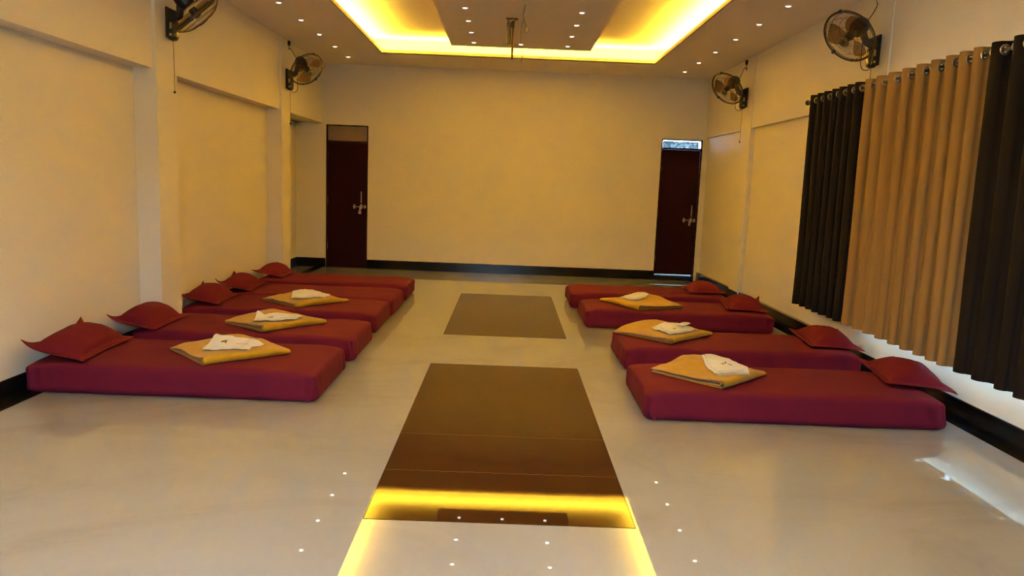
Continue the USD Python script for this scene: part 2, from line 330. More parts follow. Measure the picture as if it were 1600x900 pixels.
# ------------------------------------------------------------------ mattresses
def rounded_block(lx, ly, lz, r, step, seed, flare=0.0):
    nx, ny, nz = int(lx / step), int(ly / step), max(8, int(lz / step * 1.3))
    def face(n1, n2):
        a, c = np.meshgrid(np.linspace(-1, 1, n1 + 1), np.linspace(-1, 1, n2 + 1), indexing='ij')
        i = np.arange((n1 + 1) * (n2 + 1)).reshape(n1 + 1, n2 + 1)
        f = np.stack([i[:-1, :-1], i[1:, :-1], i[1:, 1:], i[:-1, 1:]], -1).reshape(-1, 4)
        return a.ravel(), c.ravel(), f
    V, F, o = [], [], 0
    for ax, (n1, n2) in ((2, (nx, ny)), (0, (ny, nz)), (1, (nz, nx))):
        for s in (-1, 1):
            a, c, f = face(n1, n2); P = np.zeros((len(a), 3)); P[:, ax] = s; P[:, (ax + 1) % 3] = a; P[:, (ax + 2) % 3] = c
            V.append(P); F.append((f if s > 0 else f[:, ::-1]) + o); o += len(P)
    V = np.vstack(V); F = np.vstack(F)
    # denser samples near the edges
    V = np.sign(V) * (1 - (1 - np.abs(V)) ** 1.35)
    half = np.array([lx, ly, lz]) / 2; P = V * half
    core = np.clip(P, -half + r, half - r); d = P - core
    n = np.linalg.norm(d, axis=1, keepdims=True); N = np.where(n > 1e-9, d / np.maximum(n, 1e-9), 0)
    Q = core + r * N
    side = np.clip(1 - np.abs(N[:, 2]) * 1.2, 0, 1)
    t = (Q[:, 2] + half[2]) / lz
    # sheet: soft folds on the sides, slight sag and quilting waves on the top
    u = np.where(np.abs(N[:, 0]) > np.abs(N[:, 1]), Q[:, 1], Q[:, 0])
    corner = np.exp(-((half[0] - np.abs(Q[:, 0])) / 0.10) ** 2) * np.exp(-((half[1] - np.abs(Q[:, 1])) / 0.10) ** 2)
    fold = (noise(np.stack([u * 26, t * 1.2, Q[:, 0] * 0 + seed], -1), seed) - 0.5)
    w = fold * (0.006 + 0.034 * corner) * side + flare * (1 - t) ** 2 * side + (fbm(Q * 5 + seed, 3, seed) - 0.5) * 0.010 * side
    Q = Q + N * w[:, None]
    top = np.clip(N[:, 2], 0, 1)
    Q[:, 2] += top * ((fbm(Q[:, [0, 1, 0]] * np.array([2.2, 3.0, 0]) + seed, 3, seed + 1) - 0.5) * 0.014 - 0.02 * corner)
    Q[:, 2] += half[2]
    Q[:, 2] = np.maximum(Q[:, 2], 0.001)
    m = trimesh.Trimesh(Q, np.vstack([F[:, [0, 1, 2]], F[:, [0, 2, 3]]]), process=False); m.merge_vertices(digits_vertex=6)
    return m
MH = 0.205
ORD = ['nearest', 'second', 'third', 'fourth', 'fifth']
mattress_spots = [  # side, x0, x1, y0, y1
    ('left', -3.155, -1.225, 4.80, 5.68), ('left', -3.03, -1.215, 5.95, 6.80), ('left', -3.13, -1.235, 7.11, 7.97), ('left', -3.12, -1.225, 8.05, 8.88), ('left', -3.10, -1.225, 9.13, 9.94),
    ('right', 0.945, 2.915, 4.69, 5.50), ('right', 1.005, 2.985, 6.02, 6.83), ('right', 0.872, 2.895, 7.83, 8.65), ('right', 0.815, 2.78, 9.08, 9.88)]
tops = ['with a mustard blanket and white towel', 'with no blanket on it']
mlabel = {0: 'maroon covered mattress nearest the camera on the left', 1: 'maroon covered mattress on the left, second from the camera, ending at the wall pilaster',
          2: 'maroon covered mattress in the middle of the left row, carrying the farthest left blanket', 3: 'bare maroon covered mattress on the left, second from the far wall',
          4: 'bare maroon covered mattress at the far end of the left row', 5: 'maroon covered mattress nearest the camera on the right, beside the curtains',
          6: 'maroon covered mattress on the right, second from the camera, with glinting packet on blanket', 7: 'maroon covered mattress on the right, third from the camera, pillow hanging off its end', 8: 'bare maroon covered mattress at the far end of the right row'}
for i, (side, x0, x1, y0, y1) in enumerate(mattress_spots):
    t = thing('floor_mattress', mlabel[i], 'mattress', ((x0 + x1) / 2, (y0 + y1) / 2, 0))
    lx, ly = x1 - x0, y1 - y0
    obj('fitted_sheet', rounded_block(lx, ly, MH, 0.045, 0.026, i * 7 + 3, 0.012), 'sheet_red', t, True)
    # tucked pleat at the aisle-side front corner
    s = 1 if side == 'left' else -1
    cx, cy = s * (lx / 2 - 0.035), -ly / 2
    prof = [(0, 0.0), (0.050, -0.004), (0.044, -0.017), (-0.008, -0.010)]
    V = []; 
    for k, z in enumerate(np.linspace(0.012, 0.150, 7)):
        kk = math.sin(math.pi * (0.06 + 0.88 * k / 6)) ** 0.7
        for px, py in prof: V.append((cx - s * 0.03 + s * px * kk, cy + py * kk + 0.002 - 0.008 * (1 - k / 6), z))
    Fs = [(0, 1, 2), (0, 2, 3)]
    for k in range(6):
        for j in range(4):
            a, b2 = k * 4 + j, k * 4 + (j + 1) % 4; Fs += [(a, b2, b2 + 4), (a, b2 + 4, a + 4)]
    Fs += [(24, 26, 25), (24, 27, 26)]
    pm = trimesh.Trimesh(V, Fs, process=False); pm.fix_normals()
    obj('corner_pleat', pm, 'sheet_red', t, 40)

# ------------------------------------------------------------------ pillows
def pillow_mesh(a, b, h, seed, curl, n=44, fl=0.045):
    """a, b half sizes of the whole with its flange; curl: four corner lifts (-,-),(+,-),(+,+),(-,+)"""
    g = np.linspace(-1, 1, n + 1); U, V = np.meshgrid(g, g, indexing='ij')
    ua, vb = a / (a - fl), b / (b - fl)
    bu, bv = np.clip(np.abs(U) * ua, 0, 1), np.clip(np.abs(V) * vb, 0, 1)
    body = ((1 - bu ** 2.4) * (1 - bv ** 2.4)) ** 0.55
    X = a * U * (1 - 0.075 * (1 - V ** 2)) ; Y = b * V * (1 - 0.06 * (1 - U ** 2))
    cw = [(1 - U) * (1 - V) / 4, (1 + U) * (1 - V) / 4, (1 + U) * (1 + V) / 4, (1 - U) * (1 + V) / 4]
    lift = sum(c * w ** 7 for c, w in zip(curl, cw))
    rad = np.maximum(np.abs(U), np.abs(V))
    w1 = (fbm(np.stack([X * 9, Y * 9, X * 0 + seed], -1), 3, seed) - 0.5)
    # creases that run in from the corners
    ang = np.arctan2(np.abs(V), np.abs(U)); cre = np.exp(-((ang - math.pi / 4) / 0.16) ** 2) * np.clip(rad * 1.4 - 0.5, 0, 1) * (rad < 0.97)
    zt = h * body + 0.010 + w1 * 0.022 * np.clip(1.2 - rad, 0, 1) + cre * 0.010 * body * np.sin(ang * 60) - 0.012 * cre * body + 0.035 * np.clip(rad, 0, 1) ** 3 * 0.5
    edge = 0.0175 + np.sin((U * 7 + V * 9) + seed) * 0.004
    zb = 0.030 * rad ** 3 * 0.5 + 0.0 * body
    zt = np.maximum(zt, zb + 0.006); border = rad > 0.999
    zt[border] = zb[border] + 0.003
    zt += lift; zb = zb + lift
    idx = np.arange((n + 1) ** 2).reshape(n + 1, n + 1)
    q = np.stack([idx[:-1, :-1], idx[1:, :-1], idx[1:, 1:], idx[:-1, 1:]], -1)
    fr_ = np.maximum(np.abs(U), np.abs(V)); cell = np.maximum.reduce([fr_[:-1, :-1], fr_[1:, 1:], fr_[1:, :-1], fr_[:-1, 1:]])
    cu = np.abs(U) * ua; cv = np.abs(V) * vb; isf = np.maximum.reduce([np.maximum(cu, cv)[:-1, :-1], np.maximum(cu, cv)[1:, 1:], np.maximum(cu, cv)[1:, :-1], np.maximum(cu, cv)[:-1, 1:]]) > 1.04
    top = np.stack([X, Y, zt], -1).reshape(-1, 3); bot = np.stack([X, Y, zb], -1).reshape(-1, 3)
    N = len(top)
    def make(mask, close):
        f = q[mask].reshape(-1, 4); f2 = f[:, ::-1] + N
        F = [f, f2]
        if close:
            ring = [idx[k, 0] for k in range(n)] + [idx[n, k] for k in range(n)] + [idx[k, n] for k in range(n, 0, -1)] + [idx[0, k] for k in range(n, 0, -1)]
            F.append(np.array([(r1, r1 + N, r2 + N, r2) for r1, r2 in zip(ring, ring[1:] + ring[:1])]))
        F = np.vstack(F); m = trimesh.Trimesh(np.vstack([top, bot]), np.vstack([F[:, [0, 1, 2]], F[:, [0, 2, 3]]]), process=False)
        m.remove_unreferenced_vertices(); return m
    return make(~isf, False), make(isf, True)
pillow_spots = [  # x, y, z, rot, tilt_x(deg about y), a, b, height, curls
    (-2.995, 5.19, 0.207, 3, 10, 0.205, 0.38, 0.140, (0.07, 0.0, 0.01, 0.085)), (-2.995, 6.20, 0.207, 2, 9, 0.20, 0.335, 0.140, (0.06, 0.0, 0.0, 0.04)),
    (-2.995, 7.49, 0.207, 3, 9, 0.20, 0.34, 0.130, (0.03, 0.0, 0.0, 0.07)), (-2.995, 8.40, 0.207, 4, 9, 0.20, 0.35, 0.120, (0.07, 0.0, 0.0, 0.07)), (-2.99, 9.58, 0.207, 2, 8, 0.20, 0.33, 0.120, (0.03, 0.0, 0.0, 0.03)),
    (2.925, 5.27, 0.205, -9, -3, 0.235, 0.335, 0.125, (0.0, -0.02, 0.05, 0.03)), (2.87, 6.52, 0.205, -6, -1, 0.225, 0.36, 0.125, (0.0, -0.01, 0.05, 0.02)),
    (2.71, 8.36, 0.205, -9, -1, 0.235, 0.37, 0.125, (0.0, 0.0, 0.08, 0.02)), (2.58, 9.60, 0.205, -4, 1, 0.235, 0.34, 0.115, (0.0, 0.0, 0.03, 0.0))]
plabel = ['plump maroon pillow with curled corners on the nearest left mattress', 'maroon pillow on the second left mattress, against the wall pilaster', 'maroon pillow on the middle left mattress, partly hidden behind the pilaster edge',
          'maroon pillow with a pointed corner sticking up on the fourth left mattress', 'maroon pillow on the farthest left mattress, beside the wall niche',
          'maroon pillow under the curtains on the nearest right mattress', 'maroon pillow on the second right mattress, below the beige curtain', 'maroon pillow overhanging the end of the third right mattress', 'maroon pillow on the farthest right mattress near the glazed door']
for i, (x, y, z, rot, tilt, a, bb, h, curl) in enumerate(pillow_spots):
    t = thing('pillow', plabel[i], 'pillow', (x, y, z), rot)
    body, fl_ = pillow_mesh(a, bb, h, i + 11, curl)
    s = math.radians(tilt) * (1 if x < 0 else -1)
    for m_ in (body, fl_): m_.apply_transform(trimesh.transformations.rotation_matrix(s, (0, 1, 0))); m_.apply_translation((0, 0, 0.004 + abs(math.sin(s)) * a * (0.85 if tilt > 0 else 0.3)))
    obj('pillow_body', body, 'pillow_red', t, True); obj('flange', fl_, 'pillow_red', t, True)

# ------------------------------------------------------------------ folded blankets and towels
def blanket_parts(L, W, th, seed, mirror):
    """local: u along the fold (open end at u=0), v from the fold (v=0) to the open back; nested U of two folded layers"""
    layer = th / 4.0
    def ucurve(z0, z1, v0, n=11):
        r = (z1 - z0) / 2; zc = (z0 + z1) / 2
        top = [(v, z1) for v in np.linspace(W, v0 + r, 16)]
        arc = [(v0 + r - r * math.sin(a), zc + r * math.cos(a)) for a in np.linspace(0, math.pi, n)][1:-1]
        bot = [(v, z0) for v in np.linspace(v0 + r, W, 16)]
        return np.array(top + arc + bot)
    def bend(u, v, z):
        fu, fv = u / L, v / W
        puff = np.clip(z / th, 0, 1.2)
        b = 0.040 * np.exp(-((fu - 0.62) / 0.24) ** 2 - ((fv - 0.72) / 0.34) ** 2) - 0.012 * np.exp(-((fu - 0.25) / 0.2) ** 2 - ((fv - 0.5) / 0.3) ** 2) + 0.030 * (fbm(np.stack([u * 5, v * 5, u * 0 + seed], -1), 3, seed) - 0.5)
        squash = 1 - 0.45 * np.exp(-((fu - 1.0) / 0.18) ** 2) - 0.45 * np.exp(-(fu / 0.12) ** 2) * np.clip(fv, 0, 1) - 0.2 * np.clip((fv - 0.8) / 0.2, 0, 1)
        wob = 0.010 * (noise(np.stack([v * 6, u * 0 + seed, z * 30], -1), seed + 2) - 0.5) * np.exp(-(fu / 0.15) ** 2)
        return u + wob - 0.05 * fv * np.clip(fu - 0.6, 0, 1) - 0.035 * np.clip(fu - 0.8, 0, 1) * np.cos(fv * 3.1), v + 0.030 * np.sin(fu * 3.0 + seed) * np.clip(fu, 0, 1) * 0.6 + 0.014 * (noise(np.stack([u * 5, u * 0, z * 20 + seed], -1), seed) - 0.5), np.maximum(z * squash + b * puff, 0.0015)
    def sheet(z0, z1, v0, t, u1):
        c = ucurve(z0 + t / 2, z1 - t / 2, v0 + t / 2); d = np.gradient(c, axis=0); d /= np.linalg.norm(d, axis=1, keepdims=True)
        nrm = np.stack([-d[:, 1], d[:, 0]], -1)
        loop = np.vstack([c + nrm * t * 0.44, (c - nrm * t * 0.44)[::-1]]); m = len(loop)
        us = np.r_[0, np.linspace(0.01, u1 - 0.012, 24), u1]
        V = []
        for u in us:
            k = 1.0 if 0 < u < u1 else 0.55
            cc = np.vstack([c, c[::-1]]); lp = cc + (loop - cc) * k
            V.append(np.stack([np.full(m, u), lp[:, 0], lp[:, 1]], -1))
        V = np.vstack(V); Fs = []
        for i in range(len(us) - 1):
            a = np.arange(m); b_ = (a + 1) % m
            Fs += list(zip(i * m + a, i * m + b_, (i + 1) * m + b_)) + list(zip(i * m + a, (i + 1) * m + b_, (i + 1) * m + a))
        for e, fl in ((0, False), (len(us) - 1, True)):
            for k in range(m // 2 - 1):
                q = [e * m + k, e * m + k + 1, e * m + m - 2 - k, e * m + m - 1 - k]
                if fl: q = q[::-1]
                Fs += [(q[0], q[1], q[2]), (q[0], q[2], q[3])]
        x, y, z = bend(V[:, 0], V[:, 1], V[:, 2])
        P = np.stack([x, y * (-1 if mirror else 1), z], -1)
        m_ = trimesh.Trimesh(P, Fs, process=False)
        if mirror: m_.invert()
        m_.fix_normals(); return m_
    outer = sheet(0.0, th, 0.0, layer * 0.60, L)
    inner = sheet(layer * 0.98, th - layer * 0.98, layer * 1.6, layer * 0.58, L - 0.012)
    def top(u, v):
        x, y, z = bend(np.asarray(u, float), np.asarray(v, float), np.full(np.shape(u), th)); 
        return z
    return outer, inner, top
def hem(L, W, th, mirror, topf):
    """the paler stitched edge along the open end of the top layer"""
    v = np.linspace(0.03, W, 18)
    pts = np.stack([np.full(18, -0.001), v * (-1 if mirror else 1), topf(np.full(18, 0.0), v) - th * 0.11], -1)
    return tube(pts, 0.0042, 6)
MT = 0.208
# corner (open end + fold), direction of the fold edge (deg), lengths, mirrored
blanket_spots = [
    ((-1.995, 4.87), 44, 0.63, 0.60, False, 'mustard blanket folded on the nearest left mattress, white printed towel on top'),
    ((-1.955, 6.00), 52, 0.63, 0.58, False, 'mustard blanket folded on the second left mattress, white leaf-printed towel on top'),
    ((-2.035, 7.20), 50, 0.66, 0.60, False, 'mustard blanket folded on the third left mattress, under a plain white towel'),
    ((1.468, 4.76), 44, 0.62, 0.58, False, 'mustard blanket folded in a diamond on the nearest right mattress'),
    ((1.43, 6.15), 46, 0.68, 0.62, False, 'mustard blanket on the second right mattress, under a towel and glinting packet'),
    ((1.425, 7.84), 118, 0.70, 0.62, True, 'mustard blanket folded on the third right mattress, its open layers facing right')]
towels = [
    ([(-2.10, 5.10), (-2.125, 5.40), (-2.02, 5.36), (-1.95, 5.33), (-1.80, 5.38), (-1.735, 5.31), (-1.75, 5.24), (-1.79, 5.20), (-1.77, 5.11)], 'crumpled white towel with small leaf print on the nearest left blanket'),
    ([(-2.10, 6.15), (-2.16, 6.43), (-2.08, 6.39), (-2.0, 6.42), (-1.83, 6.45), (-1.75, 6.38), (-1.78, 6.26), (-1.95, 6.18)], 'white towel with small leaf print on the second left blanket'),
    ([(-2.15, 7.42), (-2.22, 7.72), (-2.10, 7.78), (-1.98, 7.71), (-1.84, 7.75), (-1.80, 7.60), (-1.84, 7.50)], 'plain white towel on the farthest left blanket'),
    ([(1.452, 5.33), (1.43, 5.13), (1.452, 4.92), (1.58, 4.95), (1.70, 4.99), (1.73, 5.12), (1.68, 5.20), (1.70, 5.28), (1.655, 5.41), (1.55, 5.40)], 'white towel with fringed edge and small print on the nearest right blanket'),
    ([(1.32, 6.56), (1.38, 6.40), (1.433, 6.27), (1.60, 6.36), (1.74, 6.55), (1.70, 6.62), (1.585, 6.70), (1.46, 6.66)], 'cream towel under a shiny packet on the second right blanket'),
    ([(1.28, 8.32), (1.36, 8.22), (1.444, 8.16), (1.58, 8.27), (1.64, 8.37), (1.56, 8.47), (1.52, 8.56), (1.40, 8.44)], 'folded cream towel on the third right blanket')]
btops = []
for i, ((fx, fy), ang, L, W, mir, lab) in enumerate(blanket_spots):
    th = (0.060, 0.058, 0.056, 0.062, 0.060, 0.058)[i]
    t = thing('folded_blanket', lab, 'blanket', (fx, fy, MT), ang)
    o_, i_, tf = blanket_parts(L, W, th, i * 5 + 2, mir)
    obj('outer_fold', o_, 'blanket_mustard', t, 50); obj('inner_fold', i_, 'blanket_edge', t, 50)
    obj('hem', hem(L, W, th, mir, tf), 'blanket_edge', t, True)
    ca, sa = math.cos(math.radians(ang)), math.sin(math.radians(ang))
    def world_top(x, y, fx=fx, fy=fy, ca=ca, sa=sa, tf=tf, mir=mir, L=L, W=W):
        dx, dy = np.asarray(x) - fx, np.asarray(y) - fy
        u, v = dx * ca + dy * sa, (-dx * sa + dy * ca) * (-1 if mir else 1)
        z = tf(np.clip(u, 0, L), np.clip(v, 0, W))
        r = 0.03; e = np.clip((r - v) / r, 0, 1); z = z - 0.03 * (1 - np.sqrt(np.clip(1 - e * e, 0, 1)))
        return MT + z
    btops.append(world_top)
for i, (poly, lab) in enumerate(towels):
    P = sg.Polygon(poly).buffer(-0.012).buffer(0.012)
    pts = np.array(P.exterior.coords)[:-1]; c = np.array(P.centroid.coords[0])
    t = thing('towel', lab, 'towel', (c[0], c[1], 0))
    def towel_layer(P, dz, seed, t_):
        m = trimesh.creation.extrude_polygon(P.simplify(0.002), 0.004, engine='earcut')
        m = m.subdivide_to_size(0.028)
        v = m.vertices.copy()
        z = btops[i](v[:, 0], v[:, 1])
        dist = np.array([P.exterior.distance(sg.Point(*q[:2])) for q in v])
        rough = (fbm(np.stack([v[:, 0] * 12, v[:, 1] * 12, v[:, 0] * 0 + seed], -1), 3, seed)) * 0.020
        curl = 0.0
        if i in (0, 1):
            k = np.array(poly[1]); curl = 0.016 * np.exp(-np.sum((v[:, :2] - k) ** 2, 1) / 0.06 ** 2)
        v[:, 2] = z + dz + v[:, 2] + rough + curl
        v[:, :2] -= c
        m.vertices = v; m.merge_vertices(); return m
    # z rests on the blanket: shift to world height
    tw = obj('towel_cloth', towel_layer(P, 0.001, i + 40, 0), 'towel_white', t, 50)
    P2 = P.intersection(sg.box(c[0] - 0.14, c[1] - 0.5, c[0] + 0.12, c[1] + 0.5)).buffer(-0.02)
    obj('folded_flap', towel_layer(P2, 0.007, i + 40, 0), 'towel_white', t, 50)
    def print_on(shape, col, name):
        m = trimesh.creation.extrude_polygon(shape, 0.0015, engine='earcut').subdivide_to_size(0.015); v = m.vertices.copy()
        rough = (fbm(np.stack([v[:, 0] * 12, v[:, 1] * 12, v[:, 0] * 0 + i + 40], -1), 3, i + 40)) * 0.020
        v[:, 2] = btops[i](v[:, 0], v[:, 1]) + 0.0118 + v[:, 2] + rough; v[:, :2] -= c; m.vertices = v
        obj(name, m, col, tw)
    def leaf(x, y, a, l, w):
        th_ = np.linspace(0, 2 * np.pi, 17)[:-1]; px = l * np.cos(th_); py = w * np.sin(th_) * (1 - 0.35 * np.cos(th_))
        return sg.Polygon(np.stack([x + px * math.cos(a) - py * math.sin(a), y + px * math.sin(a) + py * math.cos(a)], -1))
    if i in (0, 1):
        yb = poly[0][1]; xb = poly[0][0]
        print_on(leaf(xb + 0.10, yb + 0.15, 0.5, 0.024, 0.011), 'emblem_ink', 'printed_leaf')
        print_on(leaf(xb + 0.115, yb + 0.135, 2.0, 0.016, 0.007), 'emblem_ink', 'printed_leaf')
        for k in range(4): print_on(sg.box(xb + 0.20 + k * 0.022, yb + 0.11, xb + 0.214 + k * 0.022, yb + 0.125), 'pale_ink', 'printed_mark')
    if i in (3, 4):
        for (dx, dy, a) in (((0.0, 0.0, 0.3), (0.025, 0.03, 1.3), (0.05, 0.0, 2.6)) if i == 3 else ((0, 0, 0.3), (0.012, 0.02, 1.6))):
            print_on(leaf(c[0] - 0.02 + dx, c[1] - 0.06 + dy, a, 0.015, 0.0055), 'emblem_ink', 'printed_leaf')
    if i == 3:
        fr_ = []
        for k in range(26):
            x = 1.46 + k * 0.0092; y = 4.922 + (x - 1.452) * 0.27 - 0.004
            z = float(btops[i](x, y + 0.01)) + 0.012
            fr_.append(tube([(x - c[0], y + 0.008 - c[1], z), (x - c[0] + 0.002, y - 0.008 - c[1], z - 0.003), (x - c[0] + rng.uniform(-.004, .004), y - 0.024 - c[1], z - 0.010)], 0.0022, 5))
        obj('fringe', fr_, 'towel_white', tw, True)
# small clear packet with a glinting edge on the second right towel
k = thing('toiletry_packet', 'small shiny plastic packet lying on the towel of the second right blanket', 'packet', (1.60, 6.52, float(btops[4](1.60, 6.52)) + 0.030), -38)
pb, pf = pillow_mesh(0.034, 0.075, 0.020, 5, (0, 0, 0, 0), n=16, fl=0.008)
obj('pouch', pb, 'packet_plastic', k, True); obj('sealed_edge', pf, 'packet_plastic', k, True)

# ------------------------------------------------------------------ curtains
RX, RZ = 3.055, 2.445
CT, CB = 2.498, 0.372
rod = thing('curtain_rod', 'dark metal curtain rod threaded through the eyelets along the right wall', 'curtain rod')
obj('rod', tube([(RX, 3.05, RZ), (RX, 7.86, RZ)], 0.0125, 12), 'dark_metal', rod, 40)
fin = lathe([(0, 0), (0.014, 0.0), (0.014, 0.01), (0.024, 0.022), (0.028, 0.036), (0.022, 0.05), (0, 0.058)], 20)
fin.apply_transform(frame_mat((RX, 7.85, RZ), (1, 0, 0), (0, 0, -1), (0, 1, 0))); obj('finial', fin, 'dark_metal', rod, 40)
for y in (7.82, 4.0):
    obj('rod_bracket', [cbox(XR - 0.010 if True else 0, XR - 0.0005, y - 0.02, y + 0.02, RZ - 0.05, RZ + 0.05, 0.002), tube([(XR - 0.005, y, RZ - 0.02), (RX, y, RZ - 0.018)], 0.008, 8)], 'dark_metal', rod)

def curtain(name, label, y0, y1, nper, color, seed, gap=None):
    """hung from eyelets; y0 = near end, y1 = far end"""
    t = thing(name, label, 'curtain', (RX, (y0 + y1) / 2, 0), group=None)
    yc = (y0 + y1) / 2; A = 0.043; P = (y1 - y0) / nper
    ph = np.linspace(0, nper * 2 * np.pi, nper * 28 + 1)
    jit = lambda p: 0.028 * (noise(np.stack([p / 3.1, p * 0 + seed, p * 0], -1), seed) - 0.5)
    def surf(p, z):
        p = np.asarray(p, float); z = np.asarray(z, float); f = np.clip((CT - z) / (CT - CB), 0, 1)
        amp = A * (1 - 0.15 * f + 0.5 * f * (noise(np.stack([p / 5.0, p * 0 + seed * 3.1, f * 1.5], -1), seed + 5) - 0.5))
        shp = np.cos(p) + 0.12 * np.cos(3 * p)
        x = amp * shp + 0.012 * f * (noise(np.stack([p / 2.0, z * 1.5, p * 0 + seed], -1), seed + 9) - 0.5)
        env = np.sin(np.clip((p / (nper * 2 * np.pi)), 0, 1) * np.pi) ** 0.3
        y = y0 + P * p / (2 * np.pi) + jit(p) * env + 0.022 * f * (noise(np.stack([p / 4.0, z * 0.8, p * 0 + seed], -1), seed + 2) - 0.5) * env - yc
        y = y + 0.016 * np.sin(2 * p) * 1.0
        # cross creases low down
        x = x + 0.006 * f * (fbm(np.stack([p * 0.8, z * 4, p * 0 + seed], -1), 3, seed + 4) - 0.5)
        if gap is not None:
            e = np.exp(-((p - gap[0]) / 1.2) ** 2); y = y + gap[1] * e * np.exp(-((z - 0.65) / 0.09) ** 2)
        return np.stack([x, y, z], -1)
    zs = np.r_[CT, np.linspace(RZ - 0.055, CB, 34)]
    # top band with real holes at each crossing of the rod
    V, Fs, o = [], [], 0
    s_per = 0.235   # cloth length per half wave, for the round holes
    holes = [(k + 0.5) * np.pi for k in range(2 * nper)]
    kx = 0.048 / 1.0   # radians -> metres of cloth near a crossing
    R_in, R_out = 0.020, 0.034
    for a, b_ in zip(ph[:-1], ph[1:]):
        strip = sg.box(a, RZ - 0.055, b_, CT)
        for hc in holes:
            if abs((a + b_) / 2 - hc) < 1.2:
                th_ = np.linspace(0, 2 * np.pi, 25)[:-1]
                strip = strip.difference(sg.Polygon(np.stack([hc + R_in / kx * np.cos(th_), RZ + R_in * np.sin(th_)], -1)))
        for g in getattr(strip, 'geoms', [strip]):
            if g.is_empty or g.area < 1e-7: continue
            v, f = trimesh.creation.triangulate_polygon(g, engine='earcut')
            V.append(surf(v[:, 0], v[:, 1])); Fs.append(np.asarray(f) + o); o += len(v)
    pg, zg = np.meshgrid(ph, zs[1:], indexing='ij'); idx = np.arange(pg.size).reshape(pg.shape) + o
    V.append(surf(pg, zg).reshape(-1, 3))
    q = np.stack([idx[:-1, :-1], idx[:-1, 1:], idx[1:, 1:], idx[1:, :-1]], -1).reshape(-1, 4)
    Fs += [q[:, [0, 1, 2]], q[:, [0, 2, 3]]]
    m = trimesh.Trimesh(np.vstack(V), np.vstack(Fs), process=False); m.merge_vertices(digits_vertex=5)
    cc_ = obj('curtain_cloth', m, color, t, True)
    # pale lining on the window side
    lp, lz_ = np.meshgrid(ph[::2], np.r_[RZ - 0.06, np.linspace(RZ - 0.3, CB + 0.012, 14)], indexing='ij'); lv = surf(lp, lz_).reshape(-1, 3)
    dl = surf(lp + 0.02, lz_).reshape(-1, 3) - surf(lp - 0.02, lz_).reshape(-1, 3)
    nn = np.stack([dl[:, 1], -dl[:, 0]], -1); lv[:, :2] += 0.004 * nn / np.linalg.norm(nn, axis=1, keepdims=True)
    idx = np.arange(lp.size).reshape(lp.shape); q = np.stack([idx[:-1, :-1], idx[1:, :-1], idx[1:, 1:], idx[:-1, 1:]], -1).reshape(-1, 4)
    obj('lining', trimesh.Trimesh(lv, np.vstack([q[:, [0, 1, 2]], q[:, [0, 2, 3]]]), process=False), 'curtain_lining', t, True)
    # hem: doubled cloth along the foot
    hp, hz = np.meshgrid(ph, [CB + 0.085, CB + 0.08, CB - 0.001], indexing='ij'); hv = surf(hp, hz).reshape(-1, 3); hv[:, 0] -= 0.0022
    idx = np.arange(hp.size).reshape(hp.shape); q = np.stack([idx[:-1, :-1], idx[1:, :-1], idx[1:, 1:], idx[:-1, 1:]], -1).reshape(-1, 4)
    obj('hem', trimesh.Trimesh(hv, np.vstack([q[:, [0, 1, 2]], q[:, [0, 2, 3]]]), process=False), color, t, True)
    for hc in holes:
        c0 = surf(hc, RZ); d1 = surf(hc + 0.05, RZ) - surf(hc - 0.05, RZ); d1 /= np.linalg.norm(d1); zz = np.array([0, 0, 1.0]); n_ = np.cross(d1, zz)
        e = lathe([(R_in - 0.001, -0.003), (R_in + 0.004, -0.0055), (R_out - 0.003, -0.0045), (R_out, -0.001), (R_out, 0.001), (R_out - 0.003, 0.0045), (R_in + 0.004, 0.0055), (R_in - 0.001, 0.003), (R_in - 0.001, -0.003)], 22)
        e.apply_transform(frame_mat(c0, d1, zz, n_)); obj('eyelet', e, 'eyelet_steel', cc_, 40)
curtain('curtain', 'dark charcoal curtain panel at the far end of the rod', 6.63, 7.77, 7, 'curtain_charcoal', 3)
curtain('curtain', 'beige curtain panel next to the far dark panel', 5.428, 6.628, 6, 'curtain_beige', 8)
curtain('curtain', 'beige curtain panel beside the near dark curtain', 4.946, 5.42, 3, 'curtain_beige', 14)
curtain('curtain', 'dark charcoal curtain panel cut by the right edge of the picture', 3.30, 4.945, 8, 'curtain_charcoal', 21)

